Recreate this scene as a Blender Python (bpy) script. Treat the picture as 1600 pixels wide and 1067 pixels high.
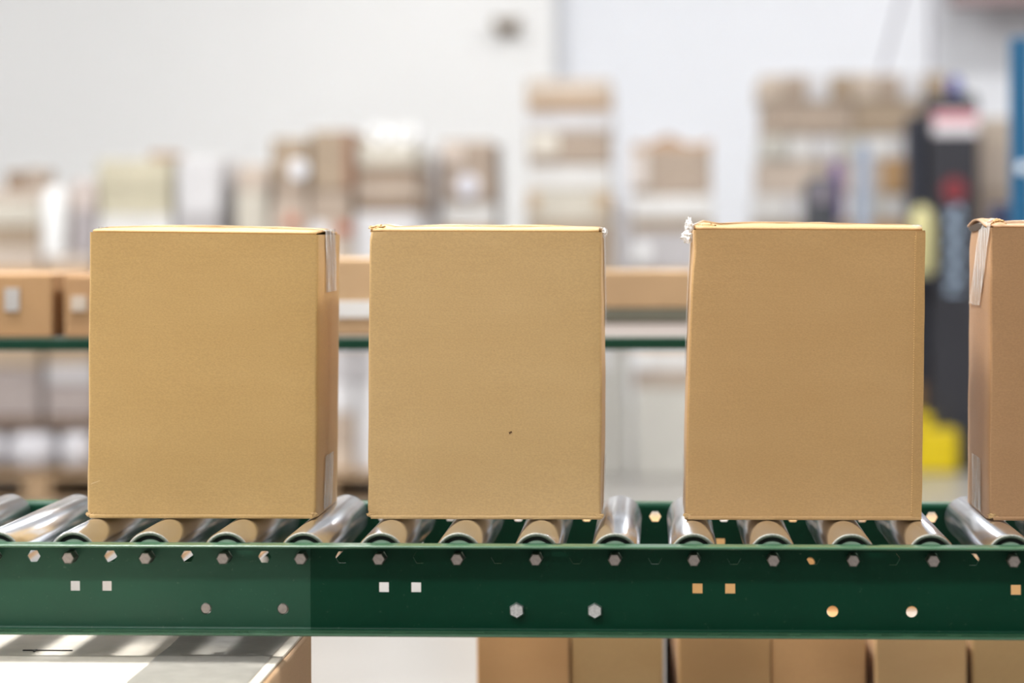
import bpy, bmesh, math, random
from mathutils import Vector, Matrix, noise
random.seed(7)
SC = bpy.context.scene
COL = SC.collection
for o in list(bpy.data.objects): bpy.data.objects.remove(o)

# ------------------------------------------------------------------ camera
EYE = 1.2
cam_d = bpy.data.cameras.new('camera'); cam = bpy.data.objects.new('camera', cam_d); COL.objects.link(cam)
CAM = Vector((0.00204, -2.34459, EYE))
RM = Matrix.Rotation(0.0592, 3, 'Z') @ Matrix.Rotation(math.pi/2, 3, 'X') @ Matrix.Rotation(-0.0043, 3, 'Z')
cam.matrix_world = Matrix.Translation(CAM) @ RM.to_4x4()
cam_d.sensor_width = 36; cam_d.lens = 85; cam_d.clip_end = 100
FP = 85/36*1600
cam_d.shift_y = -166/1600; cam_d.shift_x = -0.7/1600
cam_d.dof.use_dof = True; cam_d.dof.focus_distance = 2.452; cam_d.dof.aperture_fstop = 2.8
SC.camera = cam

# ------------------------------------------------------------------ exposure, world, lamps
SC.view_settings.view_transform = 'Standard'; SC.view_settings.look = 'None'
SC.view_settings.gamma = 1; SC.view_settings.use_curve_mapping = False
SC.view_settings.exposure = 0.14
w = bpy.data.worlds.new('world'); SC.world = w; w.use_nodes = True
w.node_tree.nodes['Background'].inputs[0].default_value = (0.9, 0.95, 1, 1)
w.node_tree.nodes['Background'].inputs[1].default_value = 0.5
LAMP_Z = 5.0
LAMPS = [(x, y, p*LK) for LK in (1.0,) for y, row in ((-6.5, (60, 40, 20)), (-3.0, (140, 100, 40)), (0.6, (190, 215, 130)), (4.2, (70, 85, 75)), (8.0, (55, 75, 70)), (11.8, (32, 70, 100)))
         for x, p in zip((-5.2, -1.4, 2.4), row)]
for lx, ly, pw in LAMPS:
    l = bpy.data.lights.new('high_bay_lamp', 'AREA'); l.shape = 'DISK'; l.size = 0.6
    l.energy = pw; l.color = (1, 0.985, 0.96)
    lo = bpy.data.objects.new('high_bay_lamp', l); COL.objects.link(lo); lo.location = (lx, ly, LAMP_Z)
    l = bpy.data.lights.new('ceiling_fill', 'AREA'); l.shape = 'DISK'; l.size = 0.6      # unseen fill added to brighten the ceiling and roller reflections
    l.energy = pw*.30; l.color = (.92, .96, 1)
    lo = bpy.data.objects.new('ceiling_fill', l); COL.objects.link(lo); lo.location = (lx, ly, LAMP_Z+.42); lo.rotation_euler.x = math.pi

# ------------------------------------------------------------------ helpers
def at(px, py, Y):
    """the point of the plane y = Y that the photograph shows at this pixel"""
    d = RM @ Vector(((px-800)/FP + cam_d.shift_x*1600/FP, (533.5-py)/FP + cam_d.shift_y*1600/FP, -1))
    return CAM + d*((Y-CAM.y)/d.y)
def lin(c): return tuple(((v/255)/12.92 if v/255 <= .04045 else ((v/255+.055)/1.055)**2.4) for v in c)
def link(o): COL.objects.link(o); return o
def obj(name, bm, mat, parent=None, loc=None, smooth=False):
    """bm is in world coordinates; the object's origin is put at loc (or its parent's place)"""
    me = bpy.data.meshes.new(name)
    bmesh.ops.recalc_face_normals(bm, faces=bm.faces)
    base = Vector((0, 0, 0))
    pl = Vector((0, 0, 0))
    q = parent
    while q is not None: pl += q.location; q = q.parent
    if loc is None: loc = pl if parent is not None else Vector((0, 0, 0))
    loc = Vector(loc)
    bmesh.ops.translate(bm, verts=bm.verts, vec=-loc)
    if smooth:
        for f in bm.faces: f.smooth = True
    bm.to_mesh(me); bm.free()
    if mat: me.materials.append(mat)
    o = link(bpy.data.objects.new(name, me)); o.location = loc-pl
    if parent is not None: o.parent = parent
    if smooth == 'auto':
        try: me.set_sharp_from_angle(angle=math.radians(40))
        except Exception: pass
    return o
def tag(o, label, cat, group=None):
    o['label'] = label; o['category'] = cat
    if group: o['group'] = group
    return o
def thing(name, label, cat, loc, group=None):
    o = link(bpy.data.objects.new(name, None)); o.location = loc; o.empty_display_size = .05
    return tag(o, label, cat, group)
def struct(o): o['kind'] = 'structure'; return o
def box(bm, x0, x1, y0, y1, z0, z1, bev=0, seg=2):
    v = [bm.verts.new(p) for p in ((x0,y0,z0),(x1,y0,z0),(x1,y1,z0),(x0,y1,z0),(x0,y0,z1),(x1,y0,z1),(x1,y1,z1),(x0,y1,z1))]
    fs = [bm.faces.new([v[i] for i in q]) for q in ((0,3,2,1),(4,5,6,7),(0,1,5,4),(1,2,6,5),(2,3,7,6),(3,0,4,7))]
    if bev:
        es = list({e for f in fs for e in f.edges})
        bmesh.ops.bevel(bm, geom=es, offset=bev, segments=seg, affect='EDGES', profile=.5)
    return bm
def B(*a, **k): return box(bmesh.new(), *a, **k)
def lathe(bm, pts, c, axis='Z', n=48):
    """pts (r, h) turned round an axis through c"""
    rings = []
    for r, h in pts:
        ring = []
        for i in range(n):
            a = 2*math.pi*i/n
            p = {'Z': (r*math.cos(a), r*math.sin(a), h), 'Y': (r*math.cos(a), h, r*math.sin(a)), 'X': (h, r*math.cos(a), r*math.sin(a))}[axis]
            ring.append(bm.verts.new(Vector(c)+Vector(p)))
        rings.append(ring)
    for a, b in zip(rings, rings[1:]):
        for i in range(n): bm.faces.new((a[i], a[(i+1) % n], b[(i+1) % n], b[i]))
    return rings
def cap(bm, ring): bm.faces.new(ring)
def ngon(cx, cz, r, n, rot=0): return [(cx+r*math.cos(rot+2*math.pi*i/n), cz+r*math.sin(rot+2*math.pi*i/n)) for i in range(n)]
def plate(bm, outer, holes, to3, thick):
    """a flat plate with holes: 2-D outlines through to3(u, v, t), t from 0 to thick"""
    loops = []
    es = []
    for lp in [outer]+holes:
        vs = [bm.verts.new(to3(u, v, 0)) for u, v in lp]
        es += [bm.edges.new((vs[i], vs[(i+1) % len(vs)])) for i in range(len(vs))]
        loops.append((lp, vs))
    r = bmesh.ops.triangle_fill(bm, use_beauty=True, use_dissolve=False, edges=es)
    fs = [g for g in r['geom'] if isinstance(g, bmesh.types.BMFace)]
    m = {}
    for lp, vs in loops:
        for (u, v), a in zip(lp, vs): m[a] = bm.verts.new(to3(u, v, thick))
    for f in fs: bm.faces.new([m[v] for v in reversed(f.verts)])
    for lp, vs in loops:
        n = len(vs)
        for i in range(n):
            a, b = vs[i], vs[(i+1) % n]
            bm.faces.new((a, b, m[b], m[a]))
def sweep_x(bm, prof, x0, x1):
    """closed YZ outline swept along X"""
    a = [bm.verts.new((x0, y, z)) for y, z in prof]; b = [bm.verts.new((x1, y, z)) for y, z in prof]
    n = len(prof)
    for i in range(n): bm.faces.new((a[i], a[(i+1) % n], b[(i+1) % n], b[i]))
    bm.faces.new(a); bm.faces.new(list(reversed(b)))

# ------------------------------------------------------------------ materials
def mat(name, rgb, rough=.6, metal=0, k=1.0, nscale=0, namp=0, bump=0, spec=.5, alpha=1, coat=0, raw=False):
    m = bpy.data.materials.new(name); m.use_nodes = True
    nt = m.node_tree; b = nt.nodes['Principled BSDF']
    c = rgb if raw else tuple(min(.95, v*k) for v in lin(rgb))
    b.inputs['Base Color'].default_value = (*c, 1); b.inputs['Roughness'].default_value = rough
    b.inputs['Metallic'].default_value = metal; b.inputs['Specular IOR Level'].default_value = spec
    b.inputs['Alpha'].default_value = alpha; b.inputs['Coat Weight'].default_value = coat
    if nscale:
        tc = nt.nodes.new('ShaderNodeTexCoord'); n = nt.nodes.new('ShaderNodeTexNoise')
        n.inputs['Scale'].default_value = nscale; n.inputs['Detail'].default_value = 5
        nt.links.new(tc.outputs['Object'], n.inputs['Vector'])
        if namp:
            mx = nt.nodes.new('ShaderNodeMix'); mx.data_type = 'RGBA'
            mr = nt.nodes.new('ShaderNodeMapRange'); mr.inputs[1].default_value = .3; mr.inputs[2].default_value = .7
            nt.links.new(n.outputs['Fac'], mr.inputs[0]); nt.links.new(mr.outputs[0], mx.inputs[0])
            mx.inputs[6].default_value = (*[v*(1-namp) for v in c], 1); mx.inputs[7].default_value = (*[min(1, v*(1+namp)) for v in c], 1)
            nt.links.new(mx.outputs[2], b.inputs['Base Color'])
        if bump:
            bp = nt.nodes.new('ShaderNodeBump'); bp.inputs['Strength'].default_value = bump; bp.inputs['Distance'].default_value = .002
            nt.links.new(n.outputs['Fac'], bp.inputs['Height']); nt.links.new(bp.outputs['Normal'], b.inputs['Normal'])
    return m
def kraft(name, rgb, k=1.0, fine=True):
    """corrugated kraft board: fibre mottling, faint flutes, small dark flecks"""
    m = bpy.data.materials.new(name); m.use_nodes = True
    nt = m.node_tree; N = nt.nodes.new; L = nt.links.new; b = nt.nodes['Principled BSDF']
    c = [min(.95, v*k) for v in lin(rgb)]
    tc = N('ShaderNodeTexCoord')
    def nz(scale, detail, stretch=(1, 1, 1)):
        mp = N('ShaderNodeMapping'); mp.inputs['Scale'].default_value = stretch; L(tc.outputs['Object'], mp.inputs[0])
        n = N('ShaderNodeTexNoise'); n.inputs['Scale'].default_value = scale; n.inputs['Detail'].default_value = detail; L(mp.outputs[0], n.inputs['Vector']); return n
    n1 = nz(430, 4, (1, 1, 1.7)); n2 = nz(9, 3, (1, 1, 2.5)); n3 = nz(900, 1)
    n4 = nz(130, 3, (.25, .25, 3))
    def mix(fac, a, bcol, lo=.3, hi=.7):
        mr = N('ShaderNodeMapRange'); mr.inputs[1].default_value = lo; mr.inputs[2].default_value = hi; L(fac, mr.inputs[0])
        mx = N('ShaderNodeMix'); mx.data_type = 'RGBA'; L(mr.outputs[0], mx.inputs[0])
        for s, v in ((6, a), (7, bcol)):
            if isinstance(v, (list, tuple)): mx.inputs[s].default_value = (*v, 1)
            else: L(v, mx.inputs[s])
        return mx.outputs[2]
    A = mix(n1.outputs['Fac'], [v*.86 for v in c], [min(1, v*1.15) for v in c])
    A2 = mix(n2.outputs['Fac'], [c[0]*.93, c[1]*.90, c[2]*.84], [c[0]*1.04, c[1]*1.05, c[2]*1.08])
    mm = N('ShaderNodeMix'); mm.data_type = 'RGBA'; mm.inputs[0].default_value = .5; L(A, mm.inputs[6]); L(A2, mm.inputs[7])
    A3 = mix(n4.outputs['Fac'], mm.outputs[2], [min(1, v*1.1) for v in c], .62, .95)
    fl = mix(n3.outputs['Fac'], A3, [v*.35 for v in c], .775, .82)
    L(fl if fine else A3, b.inputs['Base Color'])
    b.inputs['Roughness'].default_value = .55; b.inputs['Specular IOR Level'].default_value = .5
    b.inputs['Sheen Weight'].default_value = .08; b.inputs['Sheen Roughness'].default_value = .35
    wv = N('ShaderNodeTexWave'); wv.bands_direction = 'Z'; wv.inputs['Scale'].default_value = 40; wv.inputs['Distortion'].default_value = .6
    L(tc.outputs['Object'], wv.inputs['Vector'])
    ad = N('ShaderNodeMath'); ad.operation = 'MULTIPLY_ADD'; ad.inputs[1].default_value = .25; L(wv.outputs['Fac'], ad.inputs[0]); L(n1.outputs['Fac'], ad.inputs[2])
    bp = N('ShaderNodeBump'); bp.inputs['Strength'].default_value = .12; bp.inputs['Distance'].default_value = .001
    L(ad.outputs[0], bp.inputs['Height']); L(bp.outputs['Normal'], b.inputs['Normal'])
    return m
K = 0.92
M_box = [kraft('kraft_board_yellowish', (200, 162, 102), K), kraft('kraft_board_light', (202, 166, 112), K),
         kraft('kraft_board_mid', (192, 152, 99), K), kraft('kraft_board_brown', (172, 131, 90), K)]
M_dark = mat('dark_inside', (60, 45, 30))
def green_paint(name, rgb, rough, scuff, spec=.5):
    m = bpy.data.materials.new(name); m.use_nodes = True
    nt = m.node_tree; N = nt.nodes.new; L = nt.links.new; b = nt.nodes['Principled BSDF']
    b.inputs['Specular IOR Level'].default_value = spec
    c = lin(rgb); tc = N('ShaderNodeTexCoord')
    n = N('ShaderNodeTexNoise'); n.inputs['Scale'].default_value = 18; n.inputs['Detail'].default_value = 6; L(tc.outputs['Object'], n.inputs['Vector'])
    n2 = N('ShaderNodeTexNoise'); n2.inputs['Scale'].default_value = 260; n2.inputs['Detail'].default_value = 4; L(tc.outputs['Object'], n2.inputs['Vector'])
    mr = N('ShaderNodeMapRange'); mr.inputs[1].default_value = .68; mr.inputs[2].default_value = .78; mr.inputs[4].default_value = scuff; L(n2.outputs['Fac'], mr.inputs[0])
    mx = N('ShaderNodeMix'); mx.data_type = 'RGBA'; L(n.outputs['Fac'], mx.inputs[0])
    mx.inputs[6].default_value = (*[v*.85 for v in c], 1); mx.inputs[7].default_value = (*[v*1.15 for v in c], 1)
    m2 = N('ShaderNodeMix'); m2.data_type = 'RGBA'; L(mr.outputs[0], m2.inputs[0]); L(mx.outputs[2], m2.inputs[6]); m2.inputs[7].default_value = (*lin((150, 165, 140)), 1)
    L(m2.outputs[2], b.inputs['Base Color'])
    r = N('ShaderNodeMapRange'); r.inputs[3].default_value = rough*.8; r.inputs[4].default_value = rough*1.25; L(n.outputs['Fac'], r.inputs[0]); L(r.outputs[0], b.inputs['Roughness'])
    bp = N('ShaderNodeBump'); bp.inputs['Strength'].default_value = .05; bp.inputs['Distance'].default_value = .0006; L(n2.outputs['Fac'], bp.inputs['Height']); L(bp.outputs['Normal'], b.inputs['Normal'])
    return m
M_green = green_paint('green_enamel', (6, 55, 37), .36, .1, .15)
M_green2 = green_paint('green_enamel_worn_hazy', (26, 74, 54), .42, .2, .4)  # reflected haze on the left section is mixed into this paler green
M_flange = green_paint('green_enamel_pale_scuffed', (62, 98, 72), .24, .35, .6)
def zinc():
    m = bpy.data.materials.new('zinc_plated_steel'); m.use_nodes = True
    nt = m.node_tree; N = nt.nodes.new; L = nt.links.new; b = nt.nodes['Principled BSDF']
    b.inputs['Base Color'].default_value = (.80, .83, .88, 1); b.inputs['Metallic'].default_value = 1
    tc = N('ShaderNodeTexCoord'); mp = N('ShaderNodeMapping'); mp.inputs['Scale'].default_value = (420, 7, 420); L(tc.outputs['Object'], mp.inputs[0])
    n = N('ShaderNodeTexNoise'); n.inputs['Scale'].default_value = 1; n.inputs['Detail'].default_value = 4; L(mp.outputs[0], n.inputs['Vector'])
    r = N('ShaderNodeMapRange'); r.inputs[3].default_value = .14; r.inputs[4].default_value = .30; L(n.outputs['Fac'], r.inputs[0]); L(r.outputs[0], b.inputs['Roughness'])
    bp = N('ShaderNodeBump'); bp.inputs['Strength'].default_value = .04; bp.inputs['Distance'].default_value = .0003; L(n.outputs['Fac'], bp.inputs['Height']); L(bp.outputs['Normal'], b.inputs['Normal'])
    return m
M_zinc = zinc()
M_steel = mat('dull_steel', (175, 165, 160), .42, 1, nscale=300, namp=.15)
M_bolt = mat('bright_bolt_steel', (235, 235, 235), .36, 1, nscale=420, namp=.2, bump=.25)
M_bear = mat('bearing_shield', (150, 178, 156), .3, .1)  # greenish reflection put into the base colour
M_ring = mat('rolled_tube_end', (168, 168, 158), .5, .85, nscale=500, namp=.25)
M_black = mat('black_rubber', (22, 24, 24), .6)
def tape(name, alpha, rgb, streak):
    m = bpy.data.materials.new(name); m.use_nodes = True
    nt = m.node_tree; N = nt.nodes.new; L = nt.links.new; b = nt.nodes['Principled BSDF']
    tc = N('ShaderNodeTexCoord'); mp = N('ShaderNodeMapping'); mp.inputs['Scale'].default_value = (200, 230, 14); L(tc.outputs['Object'], mp.inputs[0])
    n = N('ShaderNodeTexNoise'); n.inputs['Scale'].default_value = 1.6; n.inputs['Detail'].default_value = 3; L(mp.outputs[0], n.inputs['Vector'])
    r = N('ShaderNodeMapRange'); r.inputs[1].default_value = .48; r.inputs[2].default_value = .6; r.inputs[3].default_value = alpha; r.inputs[4].default_value = streak; L(n.outputs['Fac'], r.inputs[0])
    L(r.outputs[0], b.inputs['Alpha'])
    mx = N('ShaderNodeMix'); mx.data_type = 'RGBA'; mx.inputs[6].default_value = (*lin(rgb), 1); mx.inputs[7].default_value = (.92, .91, .9, 1)
    r2 = N('ShaderNodeMapRange'); r2.inputs[1].default_value = .5; r2.inputs[2].default_value = .6; L(n.outputs['Fac'], r2.inputs[0]); L(r2.outputs[0], mx.inputs[0]); L(mx.outputs[2], b.inputs['Base Color'])
    b.inputs['Roughness'].default_value = .12
    bp = N('ShaderNodeBump'); bp.inputs['Strength'].default_value = .5; bp.inputs['Distance'].default_value = .002; L(n.outputs['Fac'], bp.inputs['Height']); L(bp.outputs['Normal'], b.inputs['Normal'])
    return m
M_tape = tape('clear_packing_tape', .38, (178, 172, 172), .85)
M_tape2 = tape('clear_packing_tape_bright', .36, (242, 238, 230), .88)  # paler copy of the tape, reflected light put into its colour
M_crumple = tape('crumpled_clear_tape', .45, (240, 238, 235), .85)

# ------------------------------------------------------------------ the room
wall_m = mat('white_wall_paint', (0.80, 0.80, 0.80), .7, nscale=.6, namp=.03, raw=True)
wall_m2 = mat('cool_white_wall_paint', (0.80, 0.82, 0.87), .7, nscale=.6, namp=.03, raw=True)
floor_m = mat('pale_sealed_concrete', (0.33, 0.315, 0.295), .28, nscale=2.5, namp=.06, raw=True)
XL, XR, YF, YB, ZC = -9, 8, -10, 14.6, 6.0
struct(obj('floor', B(XL, XR, YF, 17, -.1, 0), floor_m))
struct(obj('ceiling', B(XL, XR, YF, 17, ZC, ZC+.1), mat('ceiling_white', (.80, .82, .85), .8, raw=True)))
xs = at(866, 200, YB).x
struct(obj('wall_back', B(XL, xs, YB, YB+.2, 0, ZC), wall_m))
struct(obj('wall_back_recess', B(xs-.1, XR, 14.95, 15.15, 0, ZC), wall_m2))
struct(obj('wall_return', B(xs-.2, xs, YB+.2, 14.95, 0, ZC), wall_m))
struct(obj('wall_left', B(XL-.2, XL, YF, 17, 0, ZC), wall_m))
struct(obj('wall_right', B(XR, XR+.2, YF, 17, 0, ZC), mat('wall_grey', (.3, .3, .31), .8, raw=True)))
struct(obj('wall_front', B(XL, XR, YF-.2, YF, 0, ZC), mat('wall_dim', (.25, .25, .25), .8, raw=True)))
M_house = mat('lamp_housing', (200, 200, 200))
for i, (lx, ly, pw) in enumerate(LAMPS):          # unseen lamp housings hanging from the ceiling
    bm = bmesh.new(); rg = lathe(bm, [(.33, LAMP_Z+.01), (.33, LAMP_Z+.03), (.14, LAMP_Z+.3), (.03, LAMP_Z+.36), (.02, ZC)], (lx, ly, 0), 'Z', 20); cap(bm, rg[0]); cap(bm, rg[-1])
    struct(obj('ceiling_part_%d' % (i+1), bm, M_house))

# ------------------------------------------------------------------ the roller conveyor
P = 0.0762
HZ = EYE-0.3133                 # height of the axle holes
W = 0.3504                      # outer web face to outer web face
RT = HZ+0.02415                 # top of the rollers
X0, X1 = -1.10, 0.72
XJ = -0.336                     # joint of two rail sections
ZT, ZB = EYE-.2990, EYE-.3868   # top and bottom of the channel
T, FL, BR = .0028, .0254, .0055
conv = thing('roller_conveyor', 'green framed gravity roller conveyor carrying the four kraft boxes', 'conveyor', (0, W/2, 0))
ks = range(-14, 10)
def rail(x0, x1, yw, s, m):
    """channel whose web's outer face is at yw and whose flanges point to s (-1 the camera, +1 away)"""
    bm = bmesh.new()
    holes = []
    for k in ks:
        for X in (P*k, P*(k+.5)):
            if x0+.01 < X < x1-.01: holes.append(ngon(X, HZ, .0066, 6))
    for j in range(-5, 4):
        for X in (.0409+.3048*j, .0724+.3048*j):
            if x0+.01 < X < x1-.01: holes.append([(X-.0048, HZ-.0340), (X+.0048, HZ-.0340), (X+.0048, HZ-.0243), (X-.0048, HZ-.0243)])
        for X in (.1706+.3048*j, .2464+.3048*j):
            if x0+.01 < X < x1-.01: holes.append(ngon(X, HZ-.0507, .0055, 20))
    za, zb = ZB+BR, ZT-BR
    plate(bm, [(x0, za), (x1, za), (x1, zb), (x0, zb)], holes, lambda u, v, t: (u, yw-s*t, v), T)
    for sz, zf, zbend in ((1, ZT, zb), (-1, ZB, za)):
        # bend: quarter ring from the web to the flange, centre at (yw+s*(BR-T)...)
        cy, cz = yw+s*(BR-T), zbend
        prof = []
        for a in range(7):
            t = math.pi/2*a/6; prof.append((cy-s*BR*math.cos(t), cz+sz*BR*math.sin(t)))
        for a in range(6, -1, -1):
            t = math.pi/2*a/6; prof.append((cy-s*(BR-T)*math.cos(t), cz+sz*(BR-T)*math.sin(t)))
        sweep_x(bm, prof, x0, x1)
        slots = []
        if sz < 0: cs = [-.0196+P*j for j in range(-15, 10)]
        else: cs = [-.0965+.3048*j for j in range(-4, 4)]
        yin, yout = cy, yw+s*(FL-.0016)
        ym = (cy+yw+s*FL)/2 if sz < 0 else cy+s*.004
        for X in cs:
            if x0+.02 < X < x1-.02:
                slots.append([(X+.0045*math.copysign(1, math.cos(t))+.0028*math.cos(t), ym+.0028*math.sin(t)) for t in [2*math.pi*(i+.5)/12 for i in range(12)]])
        plate(bm, [(x0, yin), (x1, yin), (x1, yout), (x0, yout)], slots, lambda u, v, t: (u, v, zf-sz*t), T)
        lip = []
        for a in range(7):
            t = math.pi*a/6-math.pi/2
            lip.append((yout+s*.0016*math.cos(t), zf-sz*T/2+T/2*math.sin(t)))
        sweep_x(bm, lip, x0, x1)
    o = obj('side_rail', bm, m, conv)
    o.data.materials.append(M_flange)          # paler, more scuffed paint along the flanges
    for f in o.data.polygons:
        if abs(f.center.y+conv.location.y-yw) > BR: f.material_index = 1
    return o
r1 = rail(X0, XJ, 0, -1, M_green2); r1['label'] = 'paler worn green rail section with reflected haze in its colour'
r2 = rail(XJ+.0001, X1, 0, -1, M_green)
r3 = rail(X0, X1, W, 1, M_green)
# rollers: tube > bearing cap (two), axle
L0, L1 = T+.004, W-T-.004
def roller_parts():
    r, c = .02415, Vector((0, W/2, HZ))
    bm = bmesh.new(); a, b = L0-W/2, L1-W/2
    rings = lathe(bm, [(r-.0009, a+.0006), (r, a+.0026), (r, 0), (r, b-.0026), (r-.0009, b-.0006)], c, 'Y', 64)
    t = obj('roller', bm, M_zinc, conv, loc=c, smooth=True)
    for s, e in ((1, a), (-1, b)):
        bm = bmesh.new()
        rg = lathe(bm, [(.0192, e+s*.006), (.0165, e+s*.006), (.0150, e+s*.0028), (.0095, e+s*.0018), (.0068, e+s*.0018)], c, 'Y', 40)
        cap(bm, rg[-1]); obj('bearing_cap', bm, M_bear, t, smooth='auto')
        bm = bmesh.new()
        lathe(bm, [(r-.0009, e+s*.0006), (r-.0018, e), (r-.0036, e), (r-.0044, e+s*.0010), (r-.0048, e+s*.006)], c, 'Y', 56)
        obj('end_ring', bm, M_ring, t, smooth=True)
        bm = bmesh.new()
        lathe(bm, [(.0193, e+s*.0042), (.0158, e+s*.0042), (.0158, e+s*.0060), (.0193, e+s*.0060)], c, 'Y', 40)
        obj('dust_seal', bm, M_black, t)
    bm = bmesh.new()
    pts = ngon(0, HZ, .0064, 6)
    y0, y1 = -.0145, W+.012
    rgs = [[bm.verts.new((x*q, y, HZ+(z-HZ)*q)) for x, z in pts] for y, q in ((y0, .86), (y0+.001, 1), (y1-.001, 1), (y1, .86))]
    for A_, B_ in zip(rgs, rgs[1:]):
        for i in range(6): bm.faces.new((A_[i], A_[(i+1) % 6], B_[(i+1) % 6], B_[i]))
    bm.faces.new(rgs[0]); bm.faces.new(rgs[-1])
    obj('axle', bm, M_steel, t)
    return t
proto = roller_parts()
px_ = [P*(k+.5)-.0008 for k in range(-13, 9)]
for i, X in enumerate(px_):
    if i == 0: r = proto
    else:
        r = link(proto.copy()); r.parent = conv
        for ch in proto.children:
            c = link(ch.copy()); c.parent = r
    r.location.x = X
for i, r in enumerate([c for c in conv.children if c.name.startswith('roller')]):
    for ch in r.children:
        if ch.name.startswith('axle'):
            ch.rotation_euler = (0, math.radians(random.choice((0, 1.5, -1.5, 3, 0))), 0)   # turned in its hole within the play
# bolts of the splice, nuts behind the left pair of holes
def hexbolt(X, rot):
    bm = bmesh.new(); zc = HZ-.0507
    prof = [(.0052, -.0000), (.0078, -.0002), (.0078, -.0045), (.0070, -.0058), (.0058, -.0060)]
    n = 6
    rings = []
    for r, y in ((.0078, 0), (.0078, -.0040), (.0066, -.0058)):
        rings.append([bm.verts.new((X+r*math.cos(rot+math.pi/3*i), y, zc+r*math.sin(rot+math.pi/3*i))) for i in range(n)])
    for A_, B_ in zip(rings, rings[1:]):
        for i in range(n): bm.faces.new((A_[i], A_[(i+1) % n], B_[(i+1) % n], B_[i]))
    bm.faces.new(rings[-1]); bm.faces.new(rings[0])
    for a in (0, 2.1, 4.2):      # raised grade marks
        q = rot+a+.5
        u = Vector((math.cos(q), 0, math.sin(q))); v = Vector((-math.sin(q), 0, math.cos(q)))
        o = Vector((X, -.0057, zc))
        p = [o+u*.0028+v*.0004, o+u*.006+v*.0004, o+u*.006-v*.0004, o+u*.0028-v*.0004]
        f = [bm.verts.new(x) for x in p]; g = [bm.verts.new(x+Vector((0, -.0004, 0))) for x in p]
        bm.faces.new(g)
        for i in range(4): bm.faces.new((f[i], f[(i+1) % 4], g[(i+1) % 4], g[i]))
    lathe(bm, [(.0045, 0), (.0045, .012)], (X, 0, zc), 'Y', 16)
    obj('hex_bolt', bm, M_bolt, conv)
hexbolt(.1706-.3048, math.pi/6+.05); hexbolt(.2464-.3048, math.pi/6)
for X in (.1706-.6096, .2464-.6096):
    bm = bmesh.new()
    rg = lathe(bm, [(.0050, .020), (.0050, -.0006), (.0044, -.0012)], (X, 0, HZ-.0507), 'Y', 24); cap(bm, rg[-1])
    b_ = obj('stud', bm, M_steel, conv, smooth='auto')
# legs outside the picture, a cross brace between the rails
for X in (-1.02, .64):
    for y in (-.012, W+.012):
        obj('leg', B(X-.02, X+.02, y-.012, y+.012, 0, ZB, .002), M_green, conv)
    obj('cross_brace', B(X-.015, X+.015, 0, W, .30, .34, .002), M_green, conv)
    obj('cross_brace', B(X-.012, X+.012, T, W-T, ZB+.006, ZB+.030, .002), M_green, conv)

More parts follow.
